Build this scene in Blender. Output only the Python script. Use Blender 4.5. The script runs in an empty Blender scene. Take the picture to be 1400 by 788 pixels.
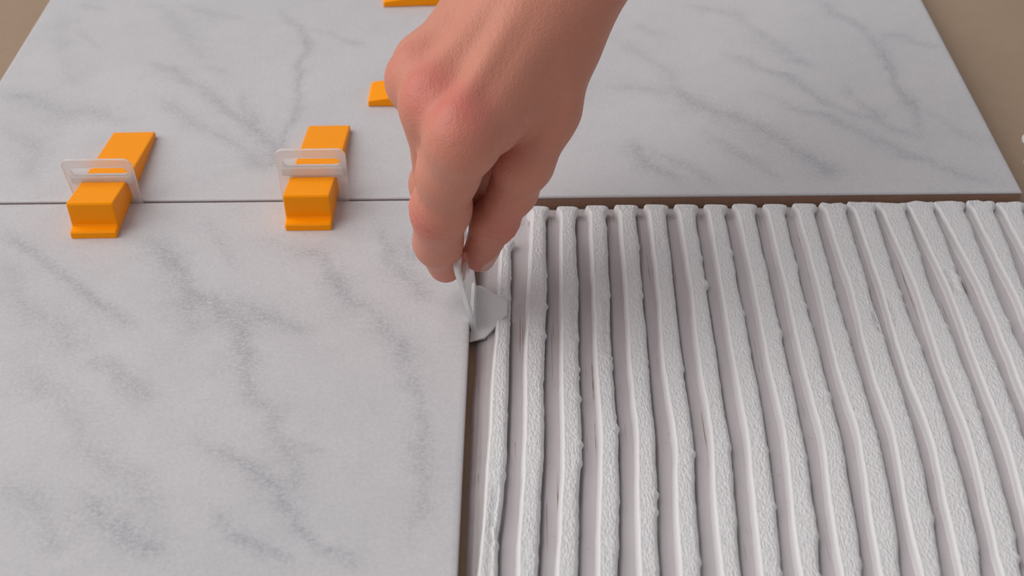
import bpy, bmesh, math, random
import numpy as np
from mathutils import Matrix, Vector

random.seed(4)
np.random.seed(4)
scene = bpy.context.scene
col = scene.collection
MM = 0.001

# ---------------------------------------------------------------- camera
cam_data = bpy.data.cameras.new('camera')
cam_data.lens = 50.0
cam_data.sensor_width = 36.0
cam_data.clip_start = 0.01
cam = bpy.data.objects.new('camera', cam_data)
col.objects.link(cam)
PITCH, YAW, ROLL = 0.63686, -0.0171, -0.01939
fw = Vector((math.sin(YAW) * math.cos(PITCH), math.cos(YAW) * math.cos(PITCH), -math.sin(PITCH)))
rt = Vector((math.cos(YAW), -math.sin(YAW), 0))
up = rt.cross(fw)
rt, up = (math.cos(ROLL) * rt + math.sin(ROLL) * up, -math.sin(ROLL) * rt + math.cos(ROLL) * up)
cm = Matrix((rt, up, -fw)).transposed().to_4x4()
cm.translation = Vector((23.595, -468.684, 302.151)) * MM
cam.matrix_world = cm
cam_data.dof.use_dof = True
cam_data.dof.focus_distance = 0.485
cam_data.dof.aperture_fstop = 18.0
scene.camera = cam

# ---------------------------------------------------------------- light
world = bpy.data.worlds.new('room_light')
scene.world = world
world.use_nodes = True
bg = world.node_tree.nodes['Background']
bg.inputs['Color'].default_value = (0.96, 0.965, 1.0, 1)
bg.inputs['Strength'].default_value = 0.36


def area(name, loc, target, size, size_y, power, color):
    d = bpy.data.lights.new(name, 'AREA')
    d.shape = 'RECTANGLE'
    d.size, d.size_y = size, size_y
    d.energy = power
    d.color = color
    o = bpy.data.objects.new(name, d)
    o.location = loc
    o.rotation_euler = (Vector(target) - Vector(loc)).to_track_quat('-Z', 'Y').to_euler()
    col.objects.link(o)
    return o


area('window_daylight', (-1.75, -0.1, 1.85), (0, 0, 0.0), 3.0, 3.0, 70.0, (1.0, 0.97, 0.94))

vs = scene.view_settings
vs.view_transform = 'Standard'
vs.look = 'None'
vs.exposure = 0.0
vs.gamma = 1.0
vs.use_curve_mapping = False


# ---------------------------------------------------------------- helpers
def tag(o, label=None, cat=None, group=None, kind=None):
    if label:
        o['label'] = label
    if cat:
        o['category'] = cat
    if group:
        o['group'] = group
    if kind:
        o['kind'] = kind
    return o


def empty(name, loc=(0, 0, 0), rz=0.0):
    o = bpy.data.objects.new(name, None)
    o.location = Vector(loc) * MM
    o.rotation_euler = (0, 0, rz)
    o.empty_display_size = 0.01
    col.objects.link(o)
    return o


def mesh_obj(name, verts, faces, mat, parent=None, smooth=True, attrs=None):
    """verts in millimetres"""
    me = bpy.data.meshes.new(name)
    v = np.asarray(verts, dtype=np.float64) * MM
    me.from_pydata(v.tolist(), [], [list(map(int, f)) for f in faces])
    me.update()
    if smooth:
        me.polygons.foreach_set('use_smooth', [True] * len(me.polygons))
    for an, (kind, vals) in (attrs or {}).items():
        a = me.attributes.new(an, kind, 'POINT')
        if kind == 'FLOAT':
            a.data.foreach_set('value', np.asarray(vals, dtype=np.float32).ravel())
        else:
            a.data.foreach_set('color', np.asarray(vals, dtype=np.float32).ravel())
    me.materials.append(mat)
    o = bpy.data.objects.new(name, me)
    col.objects.link(o)
    if parent is not None:
        o.parent = parent
    return o


def bm_obj(name, bm, mat, parent=None, smooth=False):
    """bmesh in millimetres"""
    bmesh.ops.recalc_face_normals(bm, faces=bm.faces)
    bmesh.ops.scale(bm, vec=(MM, MM, MM), verts=bm.verts)
    me = bpy.data.meshes.new(name)
    bm.to_mesh(me)
    bm.free()
    if smooth:
        me.polygons.foreach_set('use_smooth', [True] * len(me.polygons))
    me.materials.append(mat)
    o = bpy.data.objects.new(name, me)
    col.objects.link(o)
    if parent is not None:
        o.parent = parent
    return o


class NT:
    def __init__(self, name):
        self.m = bpy.data.materials.new(name)
        self.m.use_nodes = True
        self.t = self.m.node_tree
        self.p = self.t.nodes['Principled BSDF']
        self.out = self.t.nodes['Material Output']

    def n(self, kind, **kw):
        nd = self.t.nodes.new(kind)
        for k, v in kw.items():
            if k in nd.inputs.keys():
                nd.inputs[k].default_value = v
            else:
                setattr(nd, k, v)
        return nd

    def l(self, a, b):
        self.t.links.new(a, b)

    def noise(self, scale, detail=4, rough=0.6, vec=None, dist=0.0):
        nd = self.n('ShaderNodeTexNoise', Scale=scale, Detail=detail, Roughness=rough, Distortion=dist)
        if vec is not None:
            self.l(vec, nd.inputs['Vector'])
        return nd.outputs['Fac']

    def math(self, op, a, b=None, c=None, clamp=False):
        nd = self.n('ShaderNodeMath', operation=op, use_clamp=clamp)
        for i, x in enumerate((a, b, c)):
            if x is None:
                continue
            if isinstance(x, (int, float)):
                nd.inputs[i].default_value = x
            else:
                self.l(x, nd.inputs[i])
        return nd.outputs[0]

    def mix(self, fac, a, b, mode='MIX'):
        nd = self.n('ShaderNodeMix', data_type='RGBA', blend_type=mode)
        for s, x in (('Factor', fac), ('A', a), ('B', b)):
            idx = {'Factor': 0, 'A': 6, 'B': 7}[s]
            if isinstance(x, (int, float)):
                nd.inputs[idx].default_value = x
            elif isinstance(x, tuple):
                nd.inputs[idx].default_value = (*x, 1)
            else:
                self.l(x, nd.inputs[idx])
        return nd.outputs[2]

    def ramp(self, fac, stops):
        nd = self.n('ShaderNodeValToRGB')
        e = nd.color_ramp.elements
        while len(e) < len(stops):
            e.new(0.5)
        for el, (p, c) in zip(e, stops):
            el.position = p
            el.color = (c, c, c, 1) if isinstance(c, (int, float)) else (*c, 1)
        self.l(fac, nd.inputs[0])
        return nd.outputs[0]

    def bump(self, h, strength=0.3, dist=0.0005, prev=None):
        nd = self.n('ShaderNodeBump', Strength=strength, Distance=dist)
        self.l(h, nd.inputs['Height'])
        if prev is not None:
            self.l(prev, nd.inputs['Normal'])
        return nd.outputs[0]

    def coord(self, scale=(1, 1, 1), rot=(0, 0, 0)):
        tc = self.n('ShaderNodeTexCoord')
        mp = self.n('ShaderNodeMapping', Scale=scale, Rotation=rot)
        self.l(tc.outputs['Object'], mp.inputs[0])
        return mp.outputs[0]

    def setp(self, **kw):
        for k, v in kw.items():
            k = k.replace('_', ' ')
            i = self.p.inputs[k]
            if isinstance(v, (int, float)):
                i.default_value = v
            elif isinstance(v, tuple):
                i.default_value = (*v, 1) if len(v) == 3 and i.type == 'RGBA' else v
            else:
                self.l(v, i)


# ---------------------------------------------------------------- materials
def make_materials():
    M = {}
    # marble glaze
    t = NT('marble_glaze')
    at = t.n('ShaderNodeAttribute', attribute_name='vein')
    c = t.coord()
    grain = t.ramp(t.noise(800, 3, 0.7, c), [(0.3, 0.0), (0.7, 1.0)])
    mott = t.noise(55, 6, 0.65, c)
    cloud = t.noise(9, 5, 0.6, c)
    speck = t.noise(420, 2, 0.5, c)
    # veins break up into grainy patches
    vv = t.math('MULTIPLY', at.outputs['Fac'], t.math('MULTIPLY_ADD', mott, 1.5, 0.15))
    vv = t.math('MULTIPLY', vv, t.math('MULTIPLY_ADD', grain, 1.3, 0.35))
    base = t.mix(t.ramp(cloud, [(0.35, 0.0), (0.7, 1.0)]), (0.602, 0.58, 0.596), (0.552, 0.54, 0.562))
    base = t.mix(t.ramp(mott, [(0.42, 0.0), (0.75, 0.35)]), base, (0.47, 0.465, 0.49))
    colr = t.mix(t.math('MULTIPLY', vv, 0.64, clamp=True), base, (0.235, 0.235, 0.265))
    white = t.math('MULTIPLY', t.ramp(speck, [(0.6, 0.0), (0.7, 1.0)]), t.math('MULTIPLY', at.outputs['Fac'], 0.55))
    colr = t.mix(white, colr, (0.62, 0.61, 0.63))
    colr = t.mix(t.math('MULTIPLY', grain, 0.26), colr, (0.3, 0.3, 0.3))
    t.setp(Base_Color=colr, Roughness=0.46, Specular_IOR_Level=0.4,
           Normal=t.bump(t.noise(500, 3, 0.6, c), 0.12, 0.0003))
    M['marble'] = t.m
    # fired clay tile body
    t = NT('clay_body')
    c = t.coord()
    n = t.noise(260, 5, 0.7, c)
    t.setp(Base_Color=t.mix(n, (0.22, 0.115, 0.075), (0.36, 0.21, 0.145)), Roughness=0.9,
           Normal=t.bump(n, 0.5, 0.0006))
    M['clay'] = t.m
    # board underneath
    t = NT('brown_board')
    c = t.coord()
    n = t.noise(14, 5, 0.6, c)
    f = t.noise(400, 3, 0.6, c)
    cc = t.mix(n, (0.30, 0.205, 0.135), (0.41, 0.295, 0.205))
    t.setp(Base_Color=t.mix(t.math('MULTIPLY', f, 0.3), cc, (0.2, 0.13, 0.08)), Roughness=0.75,
           Normal=t.bump(f, 0.2, 0.0003))
    M['board'] = t.m
    # adhesive ridges
    t = NT('adhesive_ridge')
    c = t.coord()
    cs = t.coord(scale=(1, 0.4, 1), rot=(0, 0, 0.7))
    at = t.n('ShaderNodeAttribute', attribute_name='rough')
    fine = t.noise(1450, 2, 0.5, cs)
    med = t.noise(240, 4, 0.6, c)
    h = t.math('MULTIPLY', t.math('ADD', fine, t.math('MULTIPLY', med, 0.45)), at.outputs['Fac'])
    pit = t.math('MULTIPLY', t.math('MULTIPLY', t.ramp(t.noise(1900, 3, 0.6, cs), [(0.38, 0.0), (0.66, 1.0)]), at.outputs['Fac']), 0.75)
    t.setp(Base_Color=t.mix(t.math('MAXIMUM', pit, t.math('MULTIPLY', t.noise(60, 4, 0.6, c), 0.4)), (0.76, 0.745, 0.752), (0.60, 0.585, 0.59)),
           Roughness=0.62, Specular_IOR_Level=0.35, Normal=t.bump(h, 0.65, 0.0009))
    M['ridge'] = t.m
    # thin combed adhesive film between the ridges
    t = NT('adhesive_film')
    c = t.coord()
    cs = t.coord(scale=(1, 0.009, 1))
    streak = t.noise(1900, 2, 0.5, cs)
    brk = t.noise(28, 3, 0.6, c)
    speck = t.noise(520, 2, 0.5, c)
    line = t.math('MULTIPLY', t.ramp(streak, [(0.66, 0.0), (0.69, 1.0)]), t.ramp(brk, [(0.5, 0.0), (0.55, 1.0)]))
    dots = t.ramp(speck, [(0.72, 0.0), (0.76, 0.8)])
    cc = t.mix(t.noise(45, 4, 0.6, c), (0.565, 0.527, 0.54), (0.51, 0.468, 0.478))
    cc = t.mix(t.math('MAXIMUM', line, t.math('MULTIPLY', dots, 0.5)), cc, (0.25, 0.17, 0.13))
    hb = t.math('SUBTRACT', t.math('MULTIPLY', streak, 0.5), line)
    t.setp(Base_Color=cc, Roughness=0.6, Specular_IOR_Level=0.35, Normal=t.bump(hb, 0.35, 0.0006))
    M['film'] = t.m
    # orange plastic
    t = NT('orange_plastic')
    c = t.coord()
    t.setp(Base_Color=(1.0, 0.325, 0.0), Roughness=0.45, Specular_IOR_Level=0.15,
           Subsurface_Weight=0.06, Subsurface_Radius=(1.0, 0.35, 0.02), Subsurface_Scale=0.003,
           Normal=t.bump(t.noise(300, 3, 0.5, c), 0.06, 0.0004))
    M['orange'] = t.m
    # frosted translucent plastic: a scattering sheet that lets blurred light through
    t = NT('frosted_plastic')
    t.setp(Base_Color=(0.93, 0.93, 0.94), Roughness=0.42, IOR=1.25, Transmission_Weight=0.62,
           Specular_IOR_Level=0.45)
    M['frosted'] = t.m
    t = NT('milky_plastic')
    t.setp(Base_Color=(0.88, 0.88, 0.88), Roughness=0.36, IOR=1.3, Transmission_Weight=0.3,
           Specular_IOR_Level=0.5)
    M['milky'] = t.m
    # skin
    t = NT('skin')
    c = t.coord()
    at = t.n('ShaderNodeAttribute', attribute_name='skin_tone')
    mott = t.noise(160, 4, 0.65, c)
    pore = t.n('ShaderNodeTexVoronoi', Scale=1500.0)
    cw = t.coord(scale=(1, 1, 1), rot=(0.3, 0.2, 0.5))
    t.l(cw, pore.inputs['Vector'])
    lines = t.noise(700, 3, 0.6, t.coord(scale=(1.0, 0.28, 0.6), rot=(0.0, 0.3, 0.85)))
    cc = t.mix(t.math('MULTIPLY', t.ramp(mott, [(0.3, 0.0), (0.75, 1.0)]), 0.35), at.outputs['Color'], (0.52, 0.22, 0.15))
    hh = t.math('ADD', t.math('MULTIPLY', pore.outputs['Distance'], 0.5), lines)
    t.setp(Base_Color=cc, Roughness=0.45, Specular_IOR_Level=0.32,
           Subsurface_Weight=0.18, Subsurface_Radius=(1.0, 0.4, 0.22), Subsurface_Scale=0.0035,
           Normal=t.bump(hh, 0.45, 0.0005))
    M['skin'] = t.m
    return M


M = make_materials()


# ---------------------------------------------------------------- numpy noise
def _hash(ix, iy, s):
    h = np.sin(ix * 127.1 + iy * 311.7 + s * 74.7) * 43758.5453
    return h - np.floor(h)


def vnoise(x, y, s=0):
    ix, iy = np.floor(x), np.floor(y)
    fx, fy = x - ix, y - iy
    fx = fx * fx * (3 - 2 * fx)
    fy = fy * fy * (3 - 2 * fy)
    a, b = _hash(ix, iy, s), _hash(ix + 1, iy, s)
    c_, d = _hash(ix, iy + 1, s), _hash(ix + 1, iy + 1, s)
    return (a * (1 - fx) + b * fx) * (1 - fy) + (c_ * (1 - fx) + d * fx) * fy


def fbm(x, y, s=0, o=4):
    r, a, f = 0.0, 0.5, 1.0
    for k in range(o):
        r = r + a * (vnoise(x * f, y * f, s + k * 13) - 0.5)
        a *= 0.5
        f *= 2.07
    return r * 2


# ---------------------------------------------------------------- measured layout (millimetres)
RIDGE_Y = [0, -15, -30, -45, -60, -75, -90, -105, -120, -135, -150, -165, -180, -195, -225]
RIDGES = [
    ([12.0, 12.0, 12.0, 11.8, 11.6, 11.6, 10.9, 10.3, 10.0, 9.7, 9.3, 9.0, 8.3, 7.6, 6.1],
     [15.8, 15.8, 15.8, 15.8, 15.8, 15.6, 15.7, 15.7, 15.5, 15.3, 14.8, 14.2, 12.8, 13.0, 11.5]),
    ([24.4, 24.0, 23.5, 23.1, 22.6, 22.1, 21.5, 21.1, 21.1, 21.1, 20.5, 19.9, 19.4, 18.9, 17.8],
     [29.4, 29.0, 29.0, 28.9, 28.9, 28.2, 27.5, 27.0, 26.9, 26.9, 26.3, 25.6, 25.0, 24.3, 23.2]),
    ([35.6, 35.3, 34.9, 34.5, 34.1, 33.9, 33.6, 33.3, 33.2, 33.1, 32.5, 31.7, 30.9, 30.0, 28.3],
     [40.8, 40.5, 40.4, 40.3, 40.2, 39.7, 39.2, 38.9, 38.9, 38.8, 38.0, 37.2, 36.4, 35.4, 33.7]),
    ([46.7, 46.5, 46.3, 46.1, 45.9, 45.5, 45.0, 44.7, 44.9, 45.1, 44.2, 43.3, 42.3, 41.5, 39.7],
     [52.5, 52.3, 52.0, 51.7, 51.4, 50.9, 50.4, 50.1, 50.2, 50.3, 49.7, 49.0, 48.0, 46.9, 45.1]),
    ([57.9, 57.8, 57.7, 57.5, 57.4, 56.9, 56.4, 56.0, 56.3, 56.5, 55.6, 54.5, 53.8, 53.4, 52.4],
     [64.0, 63.9, 63.7, 63.5, 63.2, 62.9, 62.5, 62.3, 62.2, 62.1, 61.3, 60.5, 59.4, 58.8, 57.8]),
    ([69.6, 69.4, 69.3, 69.1, 68.9, 68.3, 67.7, 67.3, 67.9, 68.4, 67.4, 66.0, 65.3, 64.8, 63.7],
     [75.5, 75.4, 75.2, 75.0, 74.7, 74.4, 74.1, 73.9, 73.9, 73.9, 73.0, 72.0, 71.3, 70.2, 69.1]),
    ([81.0, 80.9, 80.8, 80.7, 80.7, 80.1, 79.6, 79.3, 79.6, 79.9, 78.8, 77.5, 76.8, 76.5, 75.8],
     [87.0, 86.9, 86.7, 86.5, 86.2, 86.0, 85.8, 85.6, 85.4, 85.3, 84.5, 83.6, 82.7, 81.9, 81.2]),
    ([92.6, 92.4, 92.1, 91.9, 91.6, 91.3, 91.1, 90.9, 91.0, 91.1, 90.2, 89.1, 88.3, 87.6, 86.3],
     [98.6, 98.4, 98.2, 98.0, 97.7, 97.7, 97.6, 97.5, 97.3, 97.0, 96.3, 95.4, 94.4, 93.0, 91.7]),
    ([103.7, 103.6, 103.5, 103.4, 103.3, 103.0, 102.6, 102.4, 102.6, 102.8, 101.7, 100.3, 99.3, 98.6, 97.2],
     [110.1, 110.0, 109.8, 109.6, 109.5, 109.3, 109.2, 109.0, 108.9, 108.7, 107.9, 107.0, 105.8, 104.0, 102.6]),
    ([115.3, 115.2, 115.0, 114.9, 114.7, 114.3, 113.9, 113.6, 114.1, 114.6, 113.4, 111.7, 110.8, 110.3, 109.2],
     [121.7, 121.6, 121.2, 120.8, 120.4, 120.4, 120.5, 120.5, 120.4, 120.4, 119.6, 118.7, 117.5, 115.7, 114.6]),
    ([126.7, 126.6, 126.6, 126.5, 126.4, 125.8, 125.2, 124.8, 125.3, 125.8, 124.7, 123.1, 122.0, 121.1, 119.3],
     [133.1, 133.1, 132.7, 132.4, 132.1, 132.1, 132.1, 132.1, 132.1, 132.0, 131.2, 130.3, 128.9, 126.5, 124.7]),
    ([137.2, 137.4, 137.5, 137.7, 137.8, 137.2, 136.4, 135.9, 136.4, 136.9, 135.7, 134.1, 133.1, 132.4, 130.9],
     [145.0, 145.1, 144.8, 144.6, 144.3, 144.2, 144.1, 144.0, 143.9, 143.8, 142.8, 141.8, 140.2, 137.8, 136.3]),
    ([148.4, 148.5, 148.6, 148.6, 148.7, 148.2, 147.6, 147.2, 147.9, 148.5, 147.4, 145.9, 144.7, 143.6, 141.5],
     [156.4, 156.5, 156.0, 155.5, 155.0, 155.3, 155.6, 155.8, 155.4, 154.9, 154.2, 153.4, 151.8, 149.0, 146.9]),
    ([159.2, 159.6, 160.1, 160.6, 161.1, 160.6, 160.0, 159.6, 160.0, 160.4, 159.3, 157.8, 156.4, 155.0, 152.1],
     [167.8, 168.2, 167.7, 167.1, 166.6, 167.0, 167.5, 167.7, 167.0, 166.3, 165.5, 164.8, 163.2, 160.4, 157.5]),
    ([170.2, 170.7, 171.4, 172.0, 172.7, 172.3, 171.8, 171.4, 171.5, 171.6, 170.5, 168.9, 167.5, 166.0, 163.0],
     [178.8, 179.3, 179.0, 178.6, 178.3, 178.5, 178.7, 178.8, 178.1, 177.5, 176.7, 175.9, 174.2, 171.3, 168.4]),
    ([181.1, 181.8, 182.6, 183.4, 184.2, 184.0, 183.6, 183.2, 183.2, 183.3, 182.2, 180.6, 179.1, 177.6, 174.5],
     [190.3, 191.0, 190.4, 189.8, 189.1, 189.0, 188.9, 189.0, 188.3, 187.6, 186.8, 186.0, 184.3, 181.3, 178.2]),
    ([194.0, 194.3, 194.5, 194.8, 195.1, 194.9, 194.5, 194.0, 194.1, 194.2, 193.0, 191.4, 189.8, 188.3, 185.1],
     [202.1, 202.4, 201.4, 200.5, 199.5, 199.4, 199.3, 199.4, 198.7, 197.9, 197.1, 196.2, 194.5, 191.4, 188.3]),
    ([205.3, 205.3, 205.6, 205.9, 206.2, 206.0, 205.5, 205.1, 205.2, 205.2, 204.1, 202.4, 200.8, 199.2, 195.9],
     [213.4, 213.4, 212.5, 211.5, 210.5, 210.4, 210.3, 210.4, 209.6, 208.9, 208.0, 207.1, 205.3, 202.2, 199.0]),
]
VEINS_BACK = [
    (0.5, 2.5, [(-98, 172), (-88, 151), (-81, 132), (-81, 110), (-78, 73), (-78, 52), (-82, 32), (-83, 22)]),
    (0.35, 2, [(-87, 149), (-74, 144), (-53, 130)]),
    (0.5, 5, [(-151, 116), (-139, 108), (-123, 91), (-109, 71), (-99, 62), (-91, 52), (-84, 40), (-80, 28)]),
    (0.3, 3, [(-126, 113), (-111, 105)]),
    (0.4, 4.5, [(-138, 81), (-123, 64), (-104, 46), (-88, 31), (-81, 22)]),
    (0.45, 9, [(-211, 88), (-197, 83), (-179, 70), (-167, 73), (-152, 63)]),
    (0.3, 3, [(-194, 152), (-185, 143), (-175, 136)]),
    (0.28, 3, [(-200, 183), (-186, 171)]),
    (0.28, 7, [(-170, 181), (-151, 170), (-137, 139), (-125, 116)]),
    (0.32, 4, [(-147, 176), (-125, 164), (-113, 164)]),
    (0.3, 9, [(-202, 57), (-182, 42), (-177, 14)]),
    (0.4, 4, [(-103, 85), (-92, 57)]),
    (0.2, 8, [(-208, 168), (-192, 125), (-179, 96)]),
    (0.55, 4, [(167, 174), (176, 154), (183, 136), (185, 115), (187, 87), (189, 64), (186, 47)]),
    (0.38, 3, [(185, 142), (199, 134), (213, 123)]),
    (0.5, 4, [(111, 118), (130, 104), (142, 94), (151, 75), (159, 64), (170, 57), (176, 49), (184, 40)]),
    (0.38, 3, [(137, 116), (154, 104)]),
    (0.45, 5, [(128, 81), (140, 67), (151, 57), (159, 50), (173, 33), (184, 21), (194, 12), (206, 8)]),
    (0.42, 4, [(162, 88), (168, 69), (175, 54)]),
    (0.55, 8, [(83, 92), (96, 74), (112, 63), (122, 48), (134, 31), (142, 20), (145, 9)]),
    (0.38, 5, [(99, 51), (108, 29), (118, 16), (126, 9)]),
    (0.55, 7, [(65, 42), (72, 23), (80, 10)]),
    (0.42, 4, [(74, 37), (87, 21), (96, 5)]),
    (0.38, 7, [(98, 173), (121, 159), (131, 134), (141, 116)]),
    (0.3, 3, [(73, 151), (88, 138)]),
    (0.28, 6, [(66, 136), (83, 103), (87, 90)]),
    (0.3, 4, [(61, 90), (86, 79)]),
    (0.26, 5, [(192, 64), (204, 44), (217, 34)]),
]
VEINS_FRONT = [
    (0.5, 4, [(-180, -17), (-162, -35), (-148, -50), (-134, -64), (-122, -77), (-115, -82)]),
    (0.55, 7, [(-123, -28), (-110, -42), (-99, -61), (-87, -73), (-76, -81), (-76, -98), (-72, -110)]),
    (0.38, 9, [(-103, -63), (-97, -78), (-91, -90)]),
    (0.38, 5, [(-84, -64), (-67, -79), (-52, -87)]),
    (0.52, 7, [(-72, -29), (-55, -39), (-45, -64), (-32, -76), (-24, -91), (-18, -106)]),
    (0.28, 4, [(-102, -15), (-94, -29), (-85, -47)]),
    (0.42, 6, [(-32, -23), (-26, -46), (-9, -69)]),
    (0.32, 9, [(-172, -43), (-157, -70), (-138, -80), (-131, -99)]),
    (0.4, 4, [(-125, -97), (-113, -111)]),
    (0.32, 6, [(-26, -26), (-17, -46)]),
    (0.32, 4, [(-120, -105), (-106, -116), (-101, -119)]),
    (0.36, 5, [(-76, -104), (-70, -113), (-57, -131), (-52, -151), (-47, -169)]),
    (0.5, 4, [(-81, -137), (-70, -146), (-63, -153), (-55, -160), (-48, -174), (-39, -185), (-31, -189), (-26, -196)]),
    (0.4, 2.5, [(-52, -141), (-40, -148)]),
    (0.5, 4, [(-71, -170), (-65, -178), (-55, -185), (-45, -193)]),
    (0.42, 4, [(-23, -103), (-16, -117), (-12, -130), (-13, -144), (-10, -169), (-10, -180)]),
    (0.32, 7, [(-138, -159), (-126, -164), (-116, -181), (-111, -185)]),
    (0.55, 8, [(-113, -163), (-106, -171), (-92, -182), (-83, -190)]),
    (0.32, 8, [(-148, -101), (-131, -117), (-120, -132), (-112, -151), (-97, -157), (-88, -171)]),
]

# ---------------------------------------------------------------- board under everything
def box_bm(x0, x1, y0, y1, z0, z1, bev=0.0, seg=2):
    bm = bmesh.new()
    bmesh.ops.create_cube(bm, size=1)
    for v in bm.verts:
        v.co = ((x0 + x1) / 2 + v.co.x * (x1 - x0), (y0 + y1) / 2 + v.co.y * (y1 - y0), (z0 + z1) / 2 + v.co.z * (z1 - z0))
    if bev:
        bmesh.ops.bevel(bm, geom=list(bm.edges), offset=bev, segments=seg, affect='EDGES', profile=0.5)
    return bm


FLOOR_Z = -9.0
fl = bm_obj('floor', box_bm(-900, 900, -700, 900, FLOOR_Z - 20, FLOOR_Z), M['board'])
tag(fl, 'flat brown board under the tiles', kind='structure')


# ---------------------------------------------------------------- tiles
def vein_field(X, Y, veins, seed):
    wx = X + 5.5 * fbm(X / 26, Y / 26, seed) + 2.2 * fbm(X / 7, Y / 7, seed + 3)
    wy = Y + 5.5 * fbm(X / 26, Y / 26, seed + 50) + 2.2 * fbm(X / 7, Y / 7, seed + 53)
    f = np.zeros_like(X)
    for s, w, pts in veins:
        p = np.array(pts, float)
        d = np.full(X.shape, 1e9)
        tt = np.zeros(X.shape)
        n = len(p) - 1
        for i in range(n):
            a, b = p[i], p[i + 1]
            ab = b - a
            u = np.clip(((wx - a[0]) * ab[0] + (wy - a[1]) * ab[1]) / (ab @ ab + 1e-9), 0, 1)
            di = np.hypot(wx - a[0] - u * ab[0], wy - a[1] - u * ab[1])
            m = di < d
            d = np.where(m, di, d)
            tt = np.where(m, (i + u) / n, tt)
        fade = np.clip(np.minimum(tt, 1 - tt) * 5 + 0.35, 0, 1)
        wl = w * 0.75 * (0.7 + 0.9 * (fbm(X / 18, Y / 18, seed + 9) + 0.4))
        wl = np.maximum(wl, 0.8)
        core = 0.55 * np.exp(-(d / (0.33 * wl + 0.5)) ** 2) + 0.65 * np.exp(-(d / (1.25 * wl)) ** 2)
        f = np.maximum(f, s * fade * core) + 0.25 * np.minimum(f, s * fade * core)
    return f


def make_tile(name, x0, x1, y0, y1, veins, seed, label):
    root = empty(name, ((x0 + x1) / 2, (y0 + y1) / 2, FLOOR_Z))
    ox, oy, oz = (x0 + x1) / 2, (y0 + y1) / 2, FLOOR_Z
    # glazed face: fine grid with a rolled-down rim
    step = 2.0
    xs = np.concatenate([[x0, x0 + 0.25, x0 + 0.7], np.arange(x0 + 1.6, x1 - 1.5, step), [x1 - 0.7, x1 - 0.25, x1]])
    ys = np.concatenate([[y0, y0 + 0.25, y0 + 0.7], np.arange(y0 + 1.6, y1 - 1.5, step), [y1 - 0.7, y1 - 0.25, y1]])
    X, Y = np.meshgrid(xs, ys, indexing='ij')
    e = np.minimum(np.minimum(X - x0, x1 - X), np.minimum(Y - y0, y1 - Y))
    Z = -0.55 * np.clip(1 - e / 0.7, 0, 1) ** 2
    vf = vein_field(X, Y, veins, seed)
    nx, ny = X.shape
    V = np.stack([X - ox, Y - oy, Z - oz], -1).reshape(-1, 3)
    idx = np.arange(nx * ny).reshape(nx, ny)
    F = np.stack([idx[:-1, :-1], idx[1:, :-1], idx[1:, 1:], idx[:-1, 1:]], -1).reshape(-1, 4)
    # skirt of glaze over the rim
    rim = list(idx[:, 0]) + list(idx[-1, 1:]) + list(idx[-2::-1, -1]) + list(idx[0, -2:0:-1])
    base = len(V)
    low = V[rim].copy()
    low[:, 2] = -1.0 - oz
    V = np.concatenate([V, low])
    vf = np.concatenate([vf.ravel(), np.zeros(len(rim))])
    n = len(rim)
    F2 = [(rim[i], base + i, base + (i + 1) % n, rim[(i + 1) % n]) for i in range(n)]
    g = mesh_obj('glazed_face', V, F.tolist() + F2, M['marble'], root, True, {'vein': ('FLOAT', vf)})
    g['label'] = 'pale grey marble-patterned glazed top'
    b = bm_obj('clay_body', box_bm(x0 + 0.12 - ox, x1 - 0.12 - ox, y0 + 0.12 - oy, y1 - 0.12 - oy, 0, -1.0 - oz, 0.3, 1), M['clay'], root)
    b['label'] = 'reddish brown clay edge'
    tag(root, label, 'tile', 'marble patterned tiles')
    return root


make_tile('ceramic_tile', -215, 215, 0.0, 300, VEINS_BACK, 3,
          'whole grey marble tile bordering the adhesive ridge ends and the bare brown board')
make_tile('ceramic_tile', -428, 2.0, -301.6, -1.6, VEINS_FRONT, 21,
          'grey marble tile beside the combed adhesive, with the pinched clip at its edge')


# ---------------------------------------------------------------- adhesive bed
BED_Z = -6.2


def ridge_lr(k, y):
    l, r = RIDGES[k]
    yy = RIDGE_Y[::-1]
    # smooth interpolation
    def sm(v):
        acc = 0
        for d, w in ((-8, 1), (-4, 2), (0, 3), (4, 2), (8, 1)):
            acc = acc + w * np.interp(y + d, yy, v[::-1])
        return acc / 9
    L, R = sm(l), sm(r)
    return L, np.maximum(R, L + 3.8)


bed = empty('adhesive_bed', (110, -150, FLOOR_Z))
BX, BY, BZ = 110, -150, FLOOR_Z
tag(bed, 'white combed tile adhesive bed with long parallel ridges', 'adhesive')

# film between the ridges
xs = np.concatenate([[3.0, 3.4, 3.8, 4.2], np.arange(4.6, 236, 0.42)])
ys = np.arange(-300, -0.4, 1.5)
X, Y = np.meshgrid(xs, ys, indexing='ij')
Z = BED_Z + 0.28 * fbm(X / 3.2, Y / 30, 5) + 0.25 * fbm(X / 9, Y / 40, 8)
Z += 0.9 * np.exp(-((Y + 0.6) / 2.2) ** 2)                                # squeezed up against the tile
left = np.clip((X - 3.3 - 0.9 * fbm(Y / 14, Y * 0 + 2.2, 4) - 0.5 * fbm(Y / 3, Y * 0, 6)) / 4.6, 0, 1)
Z = (FLOOR_Z - 0.3) + (Z - FLOOR_Z + 0.3) * (left ** 0.8)
Z += 0.8 * left * (1 - left) * 4 * (vnoise(X * 1.5, Y / 40, 9) - 0.5)
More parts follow.
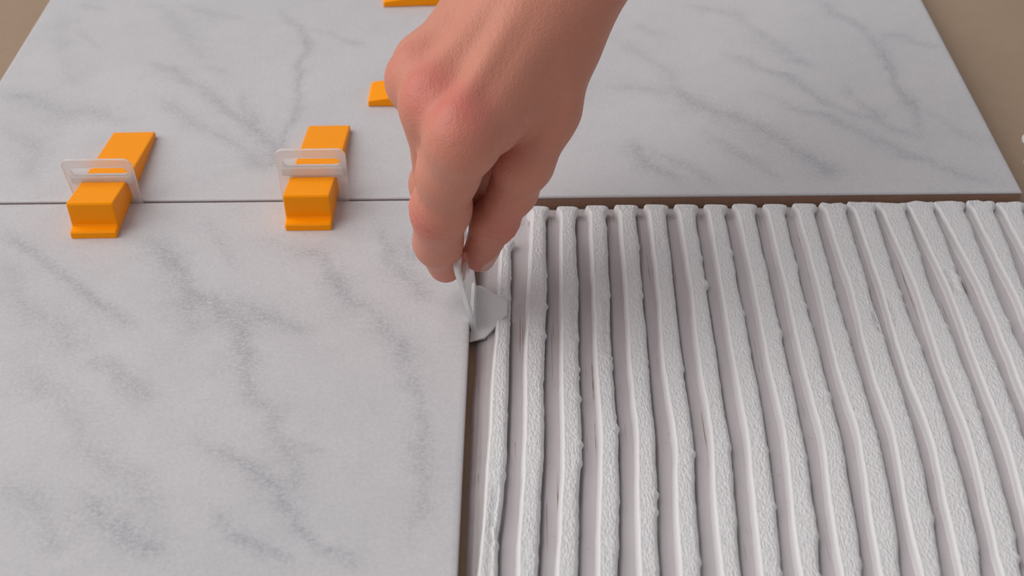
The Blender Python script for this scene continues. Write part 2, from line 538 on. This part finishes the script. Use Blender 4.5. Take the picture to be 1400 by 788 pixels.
# narrow crevice added beside each ridge's right wall to deepen its shadow line
for k_ in range(len(RIDGES)):
    rr = ridge_lr(k_, ys)[1]
    dpt = 2.7 * np.clip(0.95 + 0.9 * fbm(ys / 13, ys * 0 + k_, 71), 0.15, 1)
    if k_ == 0:
        dpt = dpt * (ys < -28)
    Z -= dpt * np.exp(-((X - (rr + 0.25)) / 0.5) ** 2)
Z = np.maximum(Z, FLOOR_Z - 0.3)
right = np.clip((234 + 4 * fbm(Y / 12, Y * 0, 14) - X) / 6, 0, 1) * np.clip((Y + 299) / 4, 0, 1)
Z = (FLOOR_Z - 0.3) + (Z - FLOOR_Z + 0.3) * right ** 0.5
nx, ny = X.shape
idx = np.arange(nx * ny).reshape(nx, ny)
F = np.stack([idx[:-1, :-1], idx[1:, :-1], idx[1:, 1:], idx[:-1, 1:]], -1).reshape(-1, 4)
fo = mesh_obj('adhesive_film', np.stack([X - BX, Y - BY, Z - BZ], -1).reshape(-1, 3), F, M['film'], bed)
fo['label'] = 'thin smooth adhesive film between the ridges'


# gouges and folds where the trowel dragged: (far end, near end, place across the ridge, depth)
SCARS = {14: [(-48, -62, 0.45, 1.5)], 11: [(-38, -60, 0.5, 0.7), (-72, -84, 0.85, 1.6)], 12: [(-64, -82, 0.2, 0.6)],
         3: [(-64, -96, 0.75, 0.7)], 2: [(-62, -88, 0.8, 0.6)], 0: [(-158, -196, 0.6, 0.9)], 13: [(-104, -150, 0.35, 0.5)]}


def make_ridge(k):
    rnd = np.random.RandomState(100 + k)
    yend = -2.2 - rnd.uniform(0, 1.0) - (0.6 if k < 11 else 0)
    if k == 0:
        yend = -24.0
    y = np.concatenate([np.arange(-296, yend - 6, 0.9), np.linspace(yend - 6, yend, 14)])
    L, R = ridge_lr(k, y)
    L = L + 0.30 * fbm(y / 11, y * 0 + k, 11)
    R = R + 0.45 * fbm(y / 9, y * 0 + k, 17) + 0.5 * np.maximum(0, fbm(y / 1.8, y * 0 + k * 3.1, 23)) ** 1.5
    # crumbs hanging over the right edge
    for _ in range(5):
        c0 = rnd.uniform(-200, -30)
        R += rnd.uniform(0.25, 0.8) * np.exp(-((y - c0) / rnd.uniform(0.5, 2.0)) ** 2)
    t = yend - y                               # distance from the far end
    bul = np.exp(-((t - 2.4) / 2.0) ** 2)      # mushroomed far end
    ragged = 1.0 if k >= 11 else 0.35
    L = L - bul * (1.5 + ragged * rnd.uniform(0.0, 0.9))
    R = R + bul * (1.5 + ragged * rnd.uniform(0.0, 0.5))
    close = np.sqrt(np.clip(t / 2.6, 0, 1) * (2 - np.clip(t / 2.6, 0, 1)))
    C = (L + R) / 2
    L, R = C + (L - C) * (0.2 + 0.8 * close), C + (R - C) * (0.2 + 0.8 * close)
    lean = np.clip((k - 4) / 10, 0, 1)
    # cross section: (anchor side, dx, z above the film, roughness)
    st = 1 - 0.75 * lean                      # flank steepens away from the clip
    prof = [('L', -0.95 * st - 0.8 * lean, -0.6, 0.1), ('L', -0.85 * st - 0.35 * lean, 0.2, 0.1), ('L', -0.7 * st, 0.75, 0.1),
            ('L', -0.52 * st, 1.5, 0.1), ('L', -0.34 * st, 2.5, 0.12), ('L', -0.12, 3.5, 0.15), ('L', 0.2, 4.15, 0.2), ('L', 0.65, 4.5, 0.35),
            ('L', 1.15, 4.5, 0.75),
            ('M', -0.4, 4.5, 0.95), ('M', 0.1, 4.45, 1.0), ('M', 0.5, 4.36, 1.0), ('M', 0.8, 4.2, 1.0), ('R', -0.4, 3.85, 1.0),
            ('R', 0.1, 2.9, 0.9), ('R', 0.15, 2.1, 0.7), ('R', -0.3, 1.1, 0.6), ('R', -0.75, -0.6, 0.5), ('R', -0.85, -2.6, 0.5)]
    # shallow dents and folds
    hmul = 1 + 0.10 * fbm(y / 16, y * 0 + k, 31) + bul * (0.16 + 0.10 * ragged * rnd.rand())
    hmul = hmul * (0.25 + 0.75 * close)
    if k == 0:                                 # pressed down by the clip base, thinning towards the joint
        hmul = hmul * (1 - 0.82 * np.exp(-((y + 66.5) / 8.0) ** 4)) * (0.75 + 0.25 * np.clip((-y - 30) / 40, 0, 1))
    Vs, At = [], []
    for j, (sd, dx, z, rg) in enumerate(prof):
        if sd == 'L':
            x = L + dx * (0.4 + 0.6 * close)
        elif sd == 'R':
            x = R + dx
        else:
            x = (L + 1.15) * (0.5 - dx / 2) + (R - 0.45) * (0.5 + dx / 2)
        nz = 0.10 * rg * fbm(x / 0.8 + 0.5 * y, y / 1.2, 40 + k) + 0.10 * rg * fbm(x / 4, y / 7, 60 + k)
        if k >= 11:
            nz = nz + 0.9 * bul * fbm(x / 1.6, y / 2.2, 80 + k)
        for ya, yb, u0, dp in SCARS.get(k, ()):
            xc = L + (R - L) * u0 + 0.25 * np.sin(y * 0.9)
            nz = nz - dp * np.exp(-((x - xc) / 0.5) ** 2) * np.clip((ya - y) / 1.5, 0, 1) * np.clip((y - yb) / 1.5, 0, 1)
        zz = BED_Z + np.maximum(z, 0) * hmul * (1 - 0.12 * lean) + min(z, 0) + (nz if z > 0.5 else 0)
        Vs.append(np.stack([x - BX, y - BY, zz - BZ], -1))
        At.append(np.full(len(y), rg))
    V = np.stack(Vs, 1)
    A = np.stack(At, 1)
    ny_, nj = V.shape[:2]
    idx = np.arange(ny_ * nj).reshape(ny_, nj)
    F = np.stack([idx[:-1, :-1], idx[:-1, 1:], idx[1:, 1:], idx[1:, :-1]], -1).reshape(-1, 4).tolist()
    F.append(list(idx[-1, :]))
    F.append(list(idx[0, ::-1]))
    V = V.reshape(-1, 3)
    return mesh_obj('adhesive_ridge', V, [f[::-1] for f in F], M['ridge'], bed, True, {'rough': ('FLOAT', A.ravel())})


for k in range(len(RIDGES)):
    make_ridge(k)


# smears of adhesive on the board
def smear(x, y, sx, sy, seed, label):
    n, m = 28, 7
    V, F = [(0, 0, 1.3)], []
    for j in range(1, m + 1):
        r = j / m
        for i in range(n):
            a = 2 * math.pi * i / n
            w = 1 + 0.5 * float(fbm(np.array(math.cos(a) * 1.6 + 3), np.array(math.sin(a) * 1.6 + 3), seed))
            z = 1.3 * (1 - r ** 2.2) * (1 + 0.5 * float(fbm(np.array(i * 0.4), np.array(j * 0.7), seed))) if j < m else -0.1
            V.append((sx * r * w * math.cos(a), sy * r * w * math.sin(a), z))
    for i in range(n):
        F.append((0, 1 + i, 1 + (i + 1) % n))
        for j in range(m - 1):
            a0, b0 = 1 + j * n, 1 + (j + 1) * n
            F.append((a0 + i, b0 + i, b0 + (i + 1) % n, a0 + (i + 1) % n))
    o = mesh_obj('adhesive_smear', V, F, M['ridge'], None, True, {'rough': ('FLOAT', [0.5] * len(V))})
    o.location = Vector((x, y, FLOOR_Z)) * MM
    tag(o, label, 'adhesive')


smear(238, 53, 6, 8, 3, 'larger white smear of adhesive on the bare brown board')
smear(231.5, 33, 4, 6, 7, 'smaller white smear of adhesive on the board close to the tile corner')


# ---------------------------------------------------------------- levelling wedges
def wedge_mesh():
    hw = 8.8
    # side profile (y along the wedge from the step end, z up)
    prof = [(0, 0), (0, 2.3), (0.5, 2.9), (3.4, 3.3), (3.7, 4.0), (2.9, 13.1), (3.3, 13.8), (4.2, 13.8), (23, 10.3), (74.2, 2.9), (75, 2.4), (75, 0)]
    bm = bmesh.new()
    a = [bm.verts.new((-hw, y, z)) for y, z in prof]
    b = [bm.verts.new((hw, y, z)) for y, z in prof]
    bm.faces.new(a)
    bm.faces.new(b[::-1])
    n = len(prof)
    for i in range(n):
        bm.faces.new((a[i], b[i], b[(i + 1) % n], a[(i + 1) % n]))
    bmesh.ops.recalc_face_normals(bm, faces=bm.faces)
    side = [e for e in bm.edges if all(abs(abs(v.co.x) - hw) < 1e-6 for v in e.verts) and e.verts[0].co.x * e.verts[1].co.x > 0]
    bmesh.ops.bevel(bm, geom=side, offset=0.55, segments=2, affect='EDGES', profile=0.5)
    return bm


GW = 'orange levelling wedges'
w0 = bm_obj('levelling_wedge', wedge_mesh(), M['orange'])


def place_wedge(o, x, y, rz, label, z=0.05):
    o.location = Vector((x, y, z)) * MM
    o.rotation_euler = (0, 0, rz)
    tag(o, label, 'wedge', GW)


def copy(o):
    c = o.copy()
    col.objects.link(c)
    return c


place_wedge(w0, -60.8, -22.5, 0.0, 'orange wedge driven through the upright clip nearer the hand')
place_wedge(copy(w0), -141.5, -26.3, 0.01, 'orange wedge driven through the forward-leaning clip farther from the hand')
place_wedge(copy(w0), 28.6, 81.5, math.radians(90), 'loose orange wedge lying flat on the tile just behind the knuckles')
place_wedge(copy(w0), 27.0, 183.5, math.radians(92.5), 'loose orange wedge lying farthest back on the tile behind the wrist')


# ---------------------------------------------------------------- levelling clips
def rounded_rect(w0_, w1_, z0, z1, r, seg=6):
    """outline, width w0_ at z0 and w1_ at z1, rounded upper corners"""
    pts = [(-w0_ / 2, z0), (w0_ / 2, z0)]
    for i in range(seg + 1):
        a = i / seg * math.pi / 2
        pts.append((w1_ / 2 - r + r * math.cos(a), z1 - r + r * math.sin(a)))
    for i in range(seg + 1):
        a = math.pi / 2 + i / seg * math.pi / 2
        pts.append((-w1_ / 2 + r + r * math.cos(a), z1 - r + r * math.sin(a)))
    return pts


def slot(x0, x1, z0, z1, seg=6):
    r = (z1 - z0) / 2
    pts = []
    for i in range(seg + 1):
        a = -math.pi / 2 + i / seg * math.pi
        pts.append((x1 - r + r * math.cos(a), z0 + r + r * math.sin(a)))
    for i in range(seg + 1):
        a = math.pi / 2 + i / seg * math.pi
        pts.append((x0 + r + r * math.cos(a), z0 + r + r * math.sin(a)))
    return pts


def plate_bm(z0, z1, th, wedge_window, warp=None, rim=True):
    bm = bmesh.new()
    loops = [rounded_rect(25.5, 27.0, z0, z1, 3.0), slot(-11, 11, z1 - 6.9, z1 - 3.6)]
    if wedge_window:
        loops.append([(-9.3, 0.0), (9.3, 0.0), (9.3, wedge_window), (-9.3, wedge_window)])
    es = []
    for lp in loops:
        vs_ = [bm.verts.new((x, 0, z)) for x, z in lp]
        es += [bm.edges.new((vs_[i], vs_[(i + 1) % len(vs_)])) for i in range(len(vs_))]
    bmesh.ops.triangle_fill(bm, use_beauty=True, use_dissolve=False, edges=es)
    # drop faces that fill the openings
    def inside(p, lp):
        c = False
        for i in range(len(lp)):
            (xa, za), (xb, zb) = lp[i], lp[i - 1]
            if (za > p[1]) != (zb > p[1]) and p[0] < (xb - xa) * (p[1] - za) / (zb - za) + xa:
                c = not c
        return c
    kill = []
    for f in bm.faces:
        m_ = f.calc_center_median()
        if any(inside((m_.x, m_.z), lp) for lp in loops[1:]):
            kill.append(f)
    bmesh.ops.delete(bm, geom=kill, context='FACES')
    r = bmesh.ops.extrude_face_region(bm, geom=list(bm.faces))
    for g in r['geom']:
        if isinstance(g, bmesh.types.BMVert):
            g.co.y += th
    for v in bm.verts:
        v.co.y -= th / 2
    if warp:
        for v in bm.verts:
            v.co = warp(v.co)
    return bm


def bar_bm(x0, x1, z0, z1, y0, y1, warp=None):
    bm = box_bm(x0, x1, y0, y1, z0, z1, 0.5, 2)
    if warp:
        for v in bm.verts:
            v.co = warp(v.co)
    return bm


GC = 'frosted levelling clips'


def installed_clip(x, z1, lean, dx, label):
    root = empty('levelling_clip', (x, -0.8, FLOOR_Z))
    def warp(co):
        h = max(co.z, 0)
        return Vector((co.x + dx * h / 20, co.y - lean * h / 20, co.z - FLOOR_Z))
    bm_obj('upright_plate', plate_bm(FLOOR_Z + 0.2, z1, 1.2, 10.6, warp), M['frosted'], root)
    # stiffening bar between the two openings
    bm_obj('crossbar', bar_bm(-12, 12, z1 - 11.0, z1 - 7.4, -1.3, 1.3, warp), M['frosted'], root)
    tag(root, label, 'clip', GC)


installed_clip(-60.2, 22.6, -0.3, -0.6, 'frosted clip standing upright in the joint around the wedge nearer the hand')
installed_clip(-140.5, 20.2, 1.5, -3.0, 'frosted clip leaning forward in the joint around the wedge farther from the hand')

# clip pinched in the hand: plate seen edge-on, base in the adhesive
hc = empty('levelling_clip', (2.9, -66.3, BED_Z))


def held_warp(co):
    # local x of the plate runs along world -y (near) .. +y (far); lean towards the tile as it rises
    h = (co.z - BED_Z) / 30.0
    v = co.x / 13.0                            # -1 near, +1 far
    bend = -4.5 * max(h, 0) ** 1.1 * (1 - 0.24 * v)
    return Vector((0.35 - 0.25 * v + bend + co.y, co.x * 1.03, co.z - BED_Z))


def subdivided_plate():
    bm = plate_bm(BED_Z + 0.4, 24.0, 1.5, 5.0)
    bmesh.ops.subdivide_edges(bm, edges=list(bm.edges), cuts=3, use_grid_fill=True)
    for v in bm.verts:
        v.co = held_warp(v.co)
    return bm


bm_obj('upright_plate', subdivided_plate(), M['milky'], hc)
bb = bar_bm(-12, 12, 13.2, 16.8, -1.5, 1.5)
bmesh.ops.subdivide_edges(bb, edges=list(bb.edges), cuts=3, use_grid_fill=True)
for v in bb.verts:
    v.co = held_warp(v.co)
bm_obj('crossbar', bb, M['milky'], hc)
# base: flat plate with a pointed outline, its other half slides under the tile
base_pts = [(-1.0, -18.0), (4.3, -16.4), (12.0, -4.2), (12.1, 3.6), (2.4, 13.8), (-1.0, 14.2)]
bm = bmesh.new()
vs_ = [bm.verts.new((x, y, 0.6 + 0.05 * x)) for x, y in base_pts]
f = bm.faces.new(vs_)
r = bmesh.ops.extrude_face_region(bm, geom=[f])
for g in r['geom']:
    if isinstance(g, bmesh.types.BMVert):
        g.co.z += 1.1
bmesh.ops.bevel(bm, geom=list(bm.edges), offset=0.3, segments=2, affect='EDGES', profile=0.5)
bp = bm_obj('base_plate', bm, M['milky'], hc)
rib = bm_obj('rib', box_bm(-0.5, 11.0, -0.5, 0.5, 1.2, 2.0, 0.3, 2), M['milky'], bp)
tag(hc, 'milky plastic clip pinched between finger and thumb at the tile edge', 'clip', GC)


# ---------------------------------------------------------------- hand
A3 = lambda *p: np.array(p, dtype=np.float64)


def nrm(v):
    return v / np.linalg.norm(v)


# joints (mm, world)
I_MCP, I_PIP, I_DIP, I_TIP = A3(4.2, -99.0, 84.5), A3(-5.3, -83.7, 49.7), A3(-7.8, -73.5, 29.4), A3(-6.0, -66.6, 13.8)
M_MCP, M_PIP, M_DIP, M_TIP = A3(-4.9, -83.0, 86.5), A3(-6.6, -63.6, 47.0), A3(5, -55, 37.5), A3(20, -46, 41)
R_MCP, R_PIP, R_DIP, R_TIP = A3(-10.8, -66.0, 86.0), A3(-7, -46, 54), A3(4, -30, 47), A3(16, -22, 54)
P_MCP, P_PIP, P_DIP, P_TIP = A3(-10.5, -49.0, 82.5), A3(-7, -32, 58), A3(5, -22, 54), A3(15, -15, 60)
T_CMC, T_MCP, T_IP, T_TIP = A3(31, -50, 87), A3(21.4, -79.0, 64.0), A3(11.4, -70.3, 35.8), A3(5.7, -61.8, 14.4)
C_I, C_M, C_R, C_P = A3(28.5, -50, 101), A3(25, -41, 104), A3(22, -31, 104), A3(19, -22, 101)
ROW = nrm(A3(-0.38, 0.92, 0))
DOR = nrm(A3(-0.28, -0.11, 0.95))
ARM = nrm(A3(0.55, 0.62, 0.50))
WR = A3(27, -34, 99)


def cone(P, a, b, ra, rb):
    ab = b - a
    ap = P - a
    t = np.clip(ap @ ab / (ab @ ab), 0, 1)
    d = ap - t[:, None] * ab
    return np.sqrt((d * d).sum(1)) - (ra + (rb - ra) * t)


def ball(P, c, r, axes=None):
    d = P - c
    if axes is None:
        return np.sqrt((d * d).sum(1)) - r
    q = np.stack([d @ ax / s for ax, s in axes], 1)
    return (np.sqrt((q * q).sum(1)) - 1) * min(s for _, s in axes)


def smin(a, b, k):
    h = np.clip(0.5 + 0.5 * (b - a) / k, 0, 1)
    return b * (1 - h) + a * h - k * h * (1 - h)


def smax(a, b, k):
    return -smin(-a, -b, k)


def chain(P, pts, rad, k):
    d = None
    for i in range(len(pts) - 1):
        c = cone(P, pts[i], pts[i + 1], rad[i], rad[i + 1])
        d = c if d is None else smin(d, c, k)
    return d


def crease(P, c, axis, side, offs, depth, w, reach):
    """wrinkles across a joint: planes perpendicular to the bone, on one side of it only"""
    r = P - c
    s = r @ axis
    g = np.zeros(len(P))
    rad = r - s[:, None] * axis
    rl = np.sqrt((rad * rad).sum(1)) + 1e-6
    cs = (rad @ side) / rl
    m = np.clip((cs - 0.15) / 0.5, 0, 1) * np.exp(-(np.maximum(rl - reach, 0) / 3) ** 2)
    bow = 0.10 * (rad @ np.cross(axis, side))
    for o, dp in offs:
        g += dp * np.exp(-((s - o - bow * np.sign(o)) / w) ** 2)
    return depth * g * m


I_SIDE = nrm(A3(-0.75, -0.62, -0.2))
T_SIDE = nrm(A3(0.55, -0.8, 0.2))


def hand_sdf(P):
    # --- palm and back of the hand
    palm = cone(P, C_I, I_MCP + A3(0, 1, -1), 12, 9.6)
    palm = smin(palm, cone(P, C_M, M_MCP, 13.5, 10.5), 9)
    palm = smin(palm, cone(P, C_R, R_MCP, 13.0, 10.0), 9)
    palm = smin(palm, cone(P, C_P, P_MCP, 12.5, 9.5), 9)
    # palm side bulk
    palm = smin(palm, cone(P, C_M - DOR * 12, M_MCP - DOR * 12 + ROW * 3, 14, 9), 10)
    palm = smin(palm, cone(P, C_P - DOR * 10, P_MCP - DOR * 10, 13, 9), 9)
    # thenar and first web
    palm = smin(palm, chain(P, [T_CMC, (T_CMC + T_MCP) / 2 + A3(0.5, -1, 1), T_MCP], [12.0, 12.0, 9.2], 6), 6)
    palm = smin(palm, cone(P, A3(12, -84, 82.5), A3(25, -66, 80), 5.5, 8.0), 6)
    palm = smin(palm, cone(P, A3(14, -91, 82.0), A3(26, -66, 88), 5.0, 8.0), 6)
    palm = smin(palm, cone(P, A3(6, -66, 68), A3(20, -54, 66), 9.0, 9.0), 5)  # fill added to close the hollow between finger and thumb and darken it
    # knuckles
    for c, r, up_ in ((I_MCP, 7.8, 3.2), (M_MCP, 7.2, 4.0), (R_MCP, 6.8, 3.8), (P_MCP, 6.2, 3.2)):
        palm = smin(palm, ball(P, c + DOR * up_ + nrm(A3(-0.4, -0.75, 0)) * 1.2, r), 7.5)
    # extensor tendons
    for c, m in ((C_I, I_MCP), (C_M, M_MCP), (C_R, R_MCP)):
        palm = smin(palm, cone(P, m + DOR * 9.6, c + DOR * 11.0, 1.4, 1.2), 6.0)
    # wrist and forearm
    arm = None
    for o, r0, r1 in ((-9.5, 15.5, 24), (9.5, 15.5, 23), (0, 17.5, 26)):
        c = cone(P, WR + ROW * o - ARM * 4, WR + ROW * (o * 1.25) + ARM * 165, r0, r1)
        arm = c if arm is None else smin(arm, c, 10)
    palm = smin(palm, arm, 16)
    # ulnar styloid
    palm = smin(palm, ball(P, WR + ROW * 19 + ARM * 16 + DOR * 12, 8), 8)

    # --- fingers
    idx = chain(P, [I_MCP + A3(-1.2, 0, -2), (I_MCP + I_PIP) / 2 + A3(-1.6, 0.8, 0), I_PIP, I_DIP, I_TIP], [10.0, 9.1, 8.6, 6.5, 5.0], 5)
    idx = smin(idx, cone(P, I_PIP + I_SIDE * 1.4, I_DIP + I_SIDE * 0.2, 7.3, 6.2), 6)
    idx = smin(idx, cone(P, I_DIP + A3(0.6, 1, -3), I_TIP + A3(1.2, 0, 1.5), 5.0, 4.2), 3)     # finger pad
    idx = smin(idx, cone(P, I_MCP + A3(-3.5, 4, -13), I_PIP + A3(0.4, 4, 6), 5.0, 5.5), 5)         # flexor side
    idx = smin(idx, cone(P, I_DIP + I_SIDE * 0.3, I_TIP + A3(-1.3, -0.2, 1.8), 6.2, 4.5), 4)
    mid = chain(P, [M_MCP, M_PIP, M_DIP, M_TIP], [10.2, 8.8, 8.0, 6.6], 4)
    mid = smin(mid, ball(P, M_PIP + A3(-2, -1, -1), 8.0), 4)
    rng = chain(P, [R_MCP, R_PIP, R_DIP, R_TIP], [10.0, 8.8, 7.8, 6.4], 4)
    pnk = chain(P, [P_MCP, P_PIP, P_DIP, P_TIP], [9.0, 7.6, 6.8, 5.8], 4)
    thb = chain(P, [T_MCP, (T_MCP + T_IP) / 2 + A3(1.4, 0.6, 0), T_IP, T_TIP], [9.2, 7.5, 7.2, 4.9], 4)
    thb = smin(thb, ball(P, T_IP + T_SIDE * 1.0, 6.2), 4)
    thb = smin(thb, cone(P, T_IP + A3(-2.4, 2, -4), T_TIP + A3(-0.9, 0, 2), 5.6, 4.6), 3)

    d = smin(palm, idx, 6.0)
    d = smin(d, thb, 4.0)
    f2 = smin(palm, mid, 5)
    f2 = smin(f2, smin(palm, rng, 5), 0.9)
    f2 = smin(f2, smin(palm, pnk, 5), 0.9)
    d = smin(d, f2, 1.0)

    # thumbnail plate: a shallow flat with a groove round it
    ta = nrm(T_TIP - T_IP)
    sd = nrm(NAIL_T - ta * (NAIL_T @ ta))
    wd = np.cross(ta, sd)
    r = P - (T_TIP - ta * 1.5 + sd * 5.2)
    u, v, w = r @ ta, r @ wd, r @ sd
    rim = np.sqrt((u / 7.0) ** 2 + (v / 4.9) ** 2)
    near = np.exp(-(w / 3.0) ** 2)
    d = d + near * (0.45 * np.exp(-((rim - 1.0) / 0.12) ** 2) - 0.25 * np.clip(1.0 - rim, 0, 0.25) / 0.25)

    # wrinkles
    ia = nrm(I_DIP - I_MCP)
    d = d + crease(P, I_PIP, ia, I_SIDE, [(-4.2, 0.5), (-1.6, 0.9), (0.9, 0.7), (3.4, 0.9), (6, 0.35)], 0.6, 0.7, 10)
    d = d + crease(P, I_DIP, nrm(I_TIP - I_PIP), I_SIDE, [(-1.5, 0.6), (1.2, 0.6)], 0.28, 0.6, 8)
    d = d + crease(P, I_DIP, nrm(I_TIP - I_PIP), -I_SIDE, [(0, 1)], 0.45, 0.8, 8)
    d = d + crease(P, T_IP, nrm(T_TIP - T_MCP), T_SIDE, [(-4.0, 0.7), (-1.2, 1.0), (1.6, 0.6), (3.2, 0.8)], 0.6, 0.65, 10)
    d = d + crease(P, I_MCP + A3(8, 4, -7), nrm(A3(0.75, 0.3, -0.5)), nrm(A3(0.2, -0.9, 0.1)), [(-2, 0.6), (1, 1), (4, 0.7)], 0.5, 0.9, 9)
    return d


NAIL_T = A3(0.85, -0.15, -0.45)


def surface_nets(fn, lo, hi, h):
    n = [int(math.ceil((b - a) / h)) + 1 for a, b in zip(lo, hi)]
    ax = [lo[i] + h * np.arange(n[i]) for i in range(3)]
    D = np.empty(n, dtype=np.float32)
    # sample coarse blocks first, refine only those the surface can cross
    b = 6
    nb = [-(-k // b) for k in n]
    bc = np.stack(np.meshgrid(*[lo[i] + h * (b * np.arange(nb[i]) + (b - 1) / 2) for i in range(3)], indexing='ij'), -1)
    dc = fn(bc.reshape(-1, 3)).reshape(nb)
    full = np.repeat(np.repeat(np.repeat(dc, b, 0), b, 1), b, 2)[:n[0], :n[1], :n[2]]
    D[:] = full
    act_b = np.argwhere(np.abs(full) < b * h * 1.25 + 1.0)
    for i in range(0, len(act_b), 400000):
        q = act_b[i:i + 400000]
        D[tuple(q.T)] = fn(q * h + np.array(lo))
    S = D < 0
    cn = [k - 1 for k in n]
    acc = np.zeros(cn + [3], dtype=np.float32)
    cnt = np.zeros(cn, dtype=np.float32)
    corners = [(a, b, c) for a in (0, 1) for b in (0, 1) for c in (0, 1)]
    sl = lambda o, k: slice(o, o + cn[k])
    for a in corners:
        for axis in range(3):
            if a[axis]:
                continue
            b = list(a)
            b[axis] = 1
            da = D[sl(a[0], 0), sl(a[1], 1), sl(a[2], 2)]
            db = D[sl(b[0], 0), sl(b[1], 1), sl(b[2], 2)]
            m = (da < 0) != (db < 0)
            t = np.where(m, da / np.where(m, da - db, 1), 0)
            for k in range(3):
                acc[..., k] += np.where(m, a[k] + (t if k == axis else 0), 0)
            cnt += m
    act = cnt > 0
    vid = -np.ones(cn, dtype=np.int64)
    vid[act] = np.arange(act.sum())
    ijk = np.argwhere(act)
    V = (ijk + acc[act] / cnt[act][:, None]) * h + np.array(lo)
    Fs = []
    for axis in range(3):
        s0 = [slice(0, n[k] - (1 if k == axis else 0)) for k in range(3)]
        s1 = [slice(1 if k == axis else 0, n[k]) for k in range(3)]
        a, b = S[tuple(s0)], S[tuple(s1)]
        e = np.argwhere(a != b)
        u, w = (axis + 1) % 3, (axis + 2) % 3
        ok = (e[:, u] > 0) & (e[:, w] > 0) & (e[:, u] < n[u] - 1) & (e[:, w] < n[w] - 1)
        e = e[ok]
        flip = a[tuple(e.T)]
        q = []
        for du, dw in ((-1, -1), (0, -1), (0, 0), (-1, 0)):
            c = e.copy()
            c[:, u] += du
            c[:, w] += dw
            q.append(vid[tuple(c.T)])
        q = np.stack(q, 1)
        q[~flip] = q[~flip][:, ::-1]
        Fs.append(q)
    return V, np.concatenate(Fs)


def subdivide(V, F):
    E = np.concatenate([F[:, [i, (i + 1) % 4]] for i in range(4)])
    E.sort(1)
    U, inv = np.unique(E, axis=0, return_inverse=True)
    inv = inv.reshape(4, -1).T
    nv = len(V)
    em = (V[U[:, 0]] + V[U[:, 1]]) / 2
    fc = V[F].mean(1)
    ei = nv + inv
    fi = nv + len(U) + np.arange(len(F))
    out = [np.stack([F[:, i], ei[:, i], fi, ei[:, i - 1]], 1) for i in range(4)]
    return np.concatenate([V, em, fc]), np.concatenate(out)


def project(fn, V, it=3, lim=0.8):
    e = 0.08
    for _ in range(it):
        d = fn(V)
        g = np.stack([fn(V + np.eye(3)[k] * e) - d for k in range(3)], 1) / e
        g2 = np.maximum((g * g).sum(1), 0.15)
        stp = np.clip(d / g2, -lim, lim)
        V = V - g * stp[:, None]
    return V


def build_hand():
    V, F = surface_nets(hand_sdf, (-36, -122, 4), (170, 100, 210), 1.25)
    V = project(hand_sdf, V, 1)
    V, F = subdivide(V, F)
    V = project(hand_sdf, V, 2)
    # natural skin tones
    base = np.array([0.60, 0.243, 0.168])
    red = np.array([0.60, 0.155, 0.13])
    tone = np.tile(base, (len(V), 1))
    def blend(c, r, colr, a):
        w = a * np.exp(-((V - c) ** 2).sum(1) / r ** 2)
        tone[:] = tone * (1 - w[:, None]) + np.array(colr) * w[:, None]
    blend(I_MCP + DOR * 11 + A3(2, 0, -1), 9.5, red, 1.0)
    blend(M_MCP + DOR * 10 + A3(0, -3, 0), 9.0, red, 0.95)
    blend(R_MCP + DOR * 10, 8, red, 0.45)
    blend(I_PIP + I_SIDE * 10, 8, red, 0.75)
    blend(T_IP + T_SIDE * 9, 9, red, 0.45)
    blend(I_TIP, 10, red, 0.30)
    blend(T_TIP, 11, red, 0.45)
    ta = nrm(T_TIP - T_IP)
    sd = nrm(NAIL_T - ta * (NAIL_T @ ta))
    wd = np.cross(ta, sd)
    r = V - (T_TIP - ta * 1.5 + sd * 5.2)
    rim = np.sqrt((r @ ta / 7.0) ** 2 + (r @ wd / 4.9) ** 2)
    nail = (rim < 0.97) & (np.abs(r @ sd) < 4)
    tone[nail] = (0.66, 0.42, 0.36)
    tone[nail & (r @ ta > 4.8)] = (0.74, 0.66, 0.60)
    C4 = np.column_stack([tone, np.ones(len(V))])
    o = mesh_obj('person', V, F, M['skin'], None, True, {'skin_tone': ('FLOAT_COLOR', C4)})
    tag(o, 'bare right hand and forearm reaching down, pinching the milky clip', 'person')
    return o


build_hand()
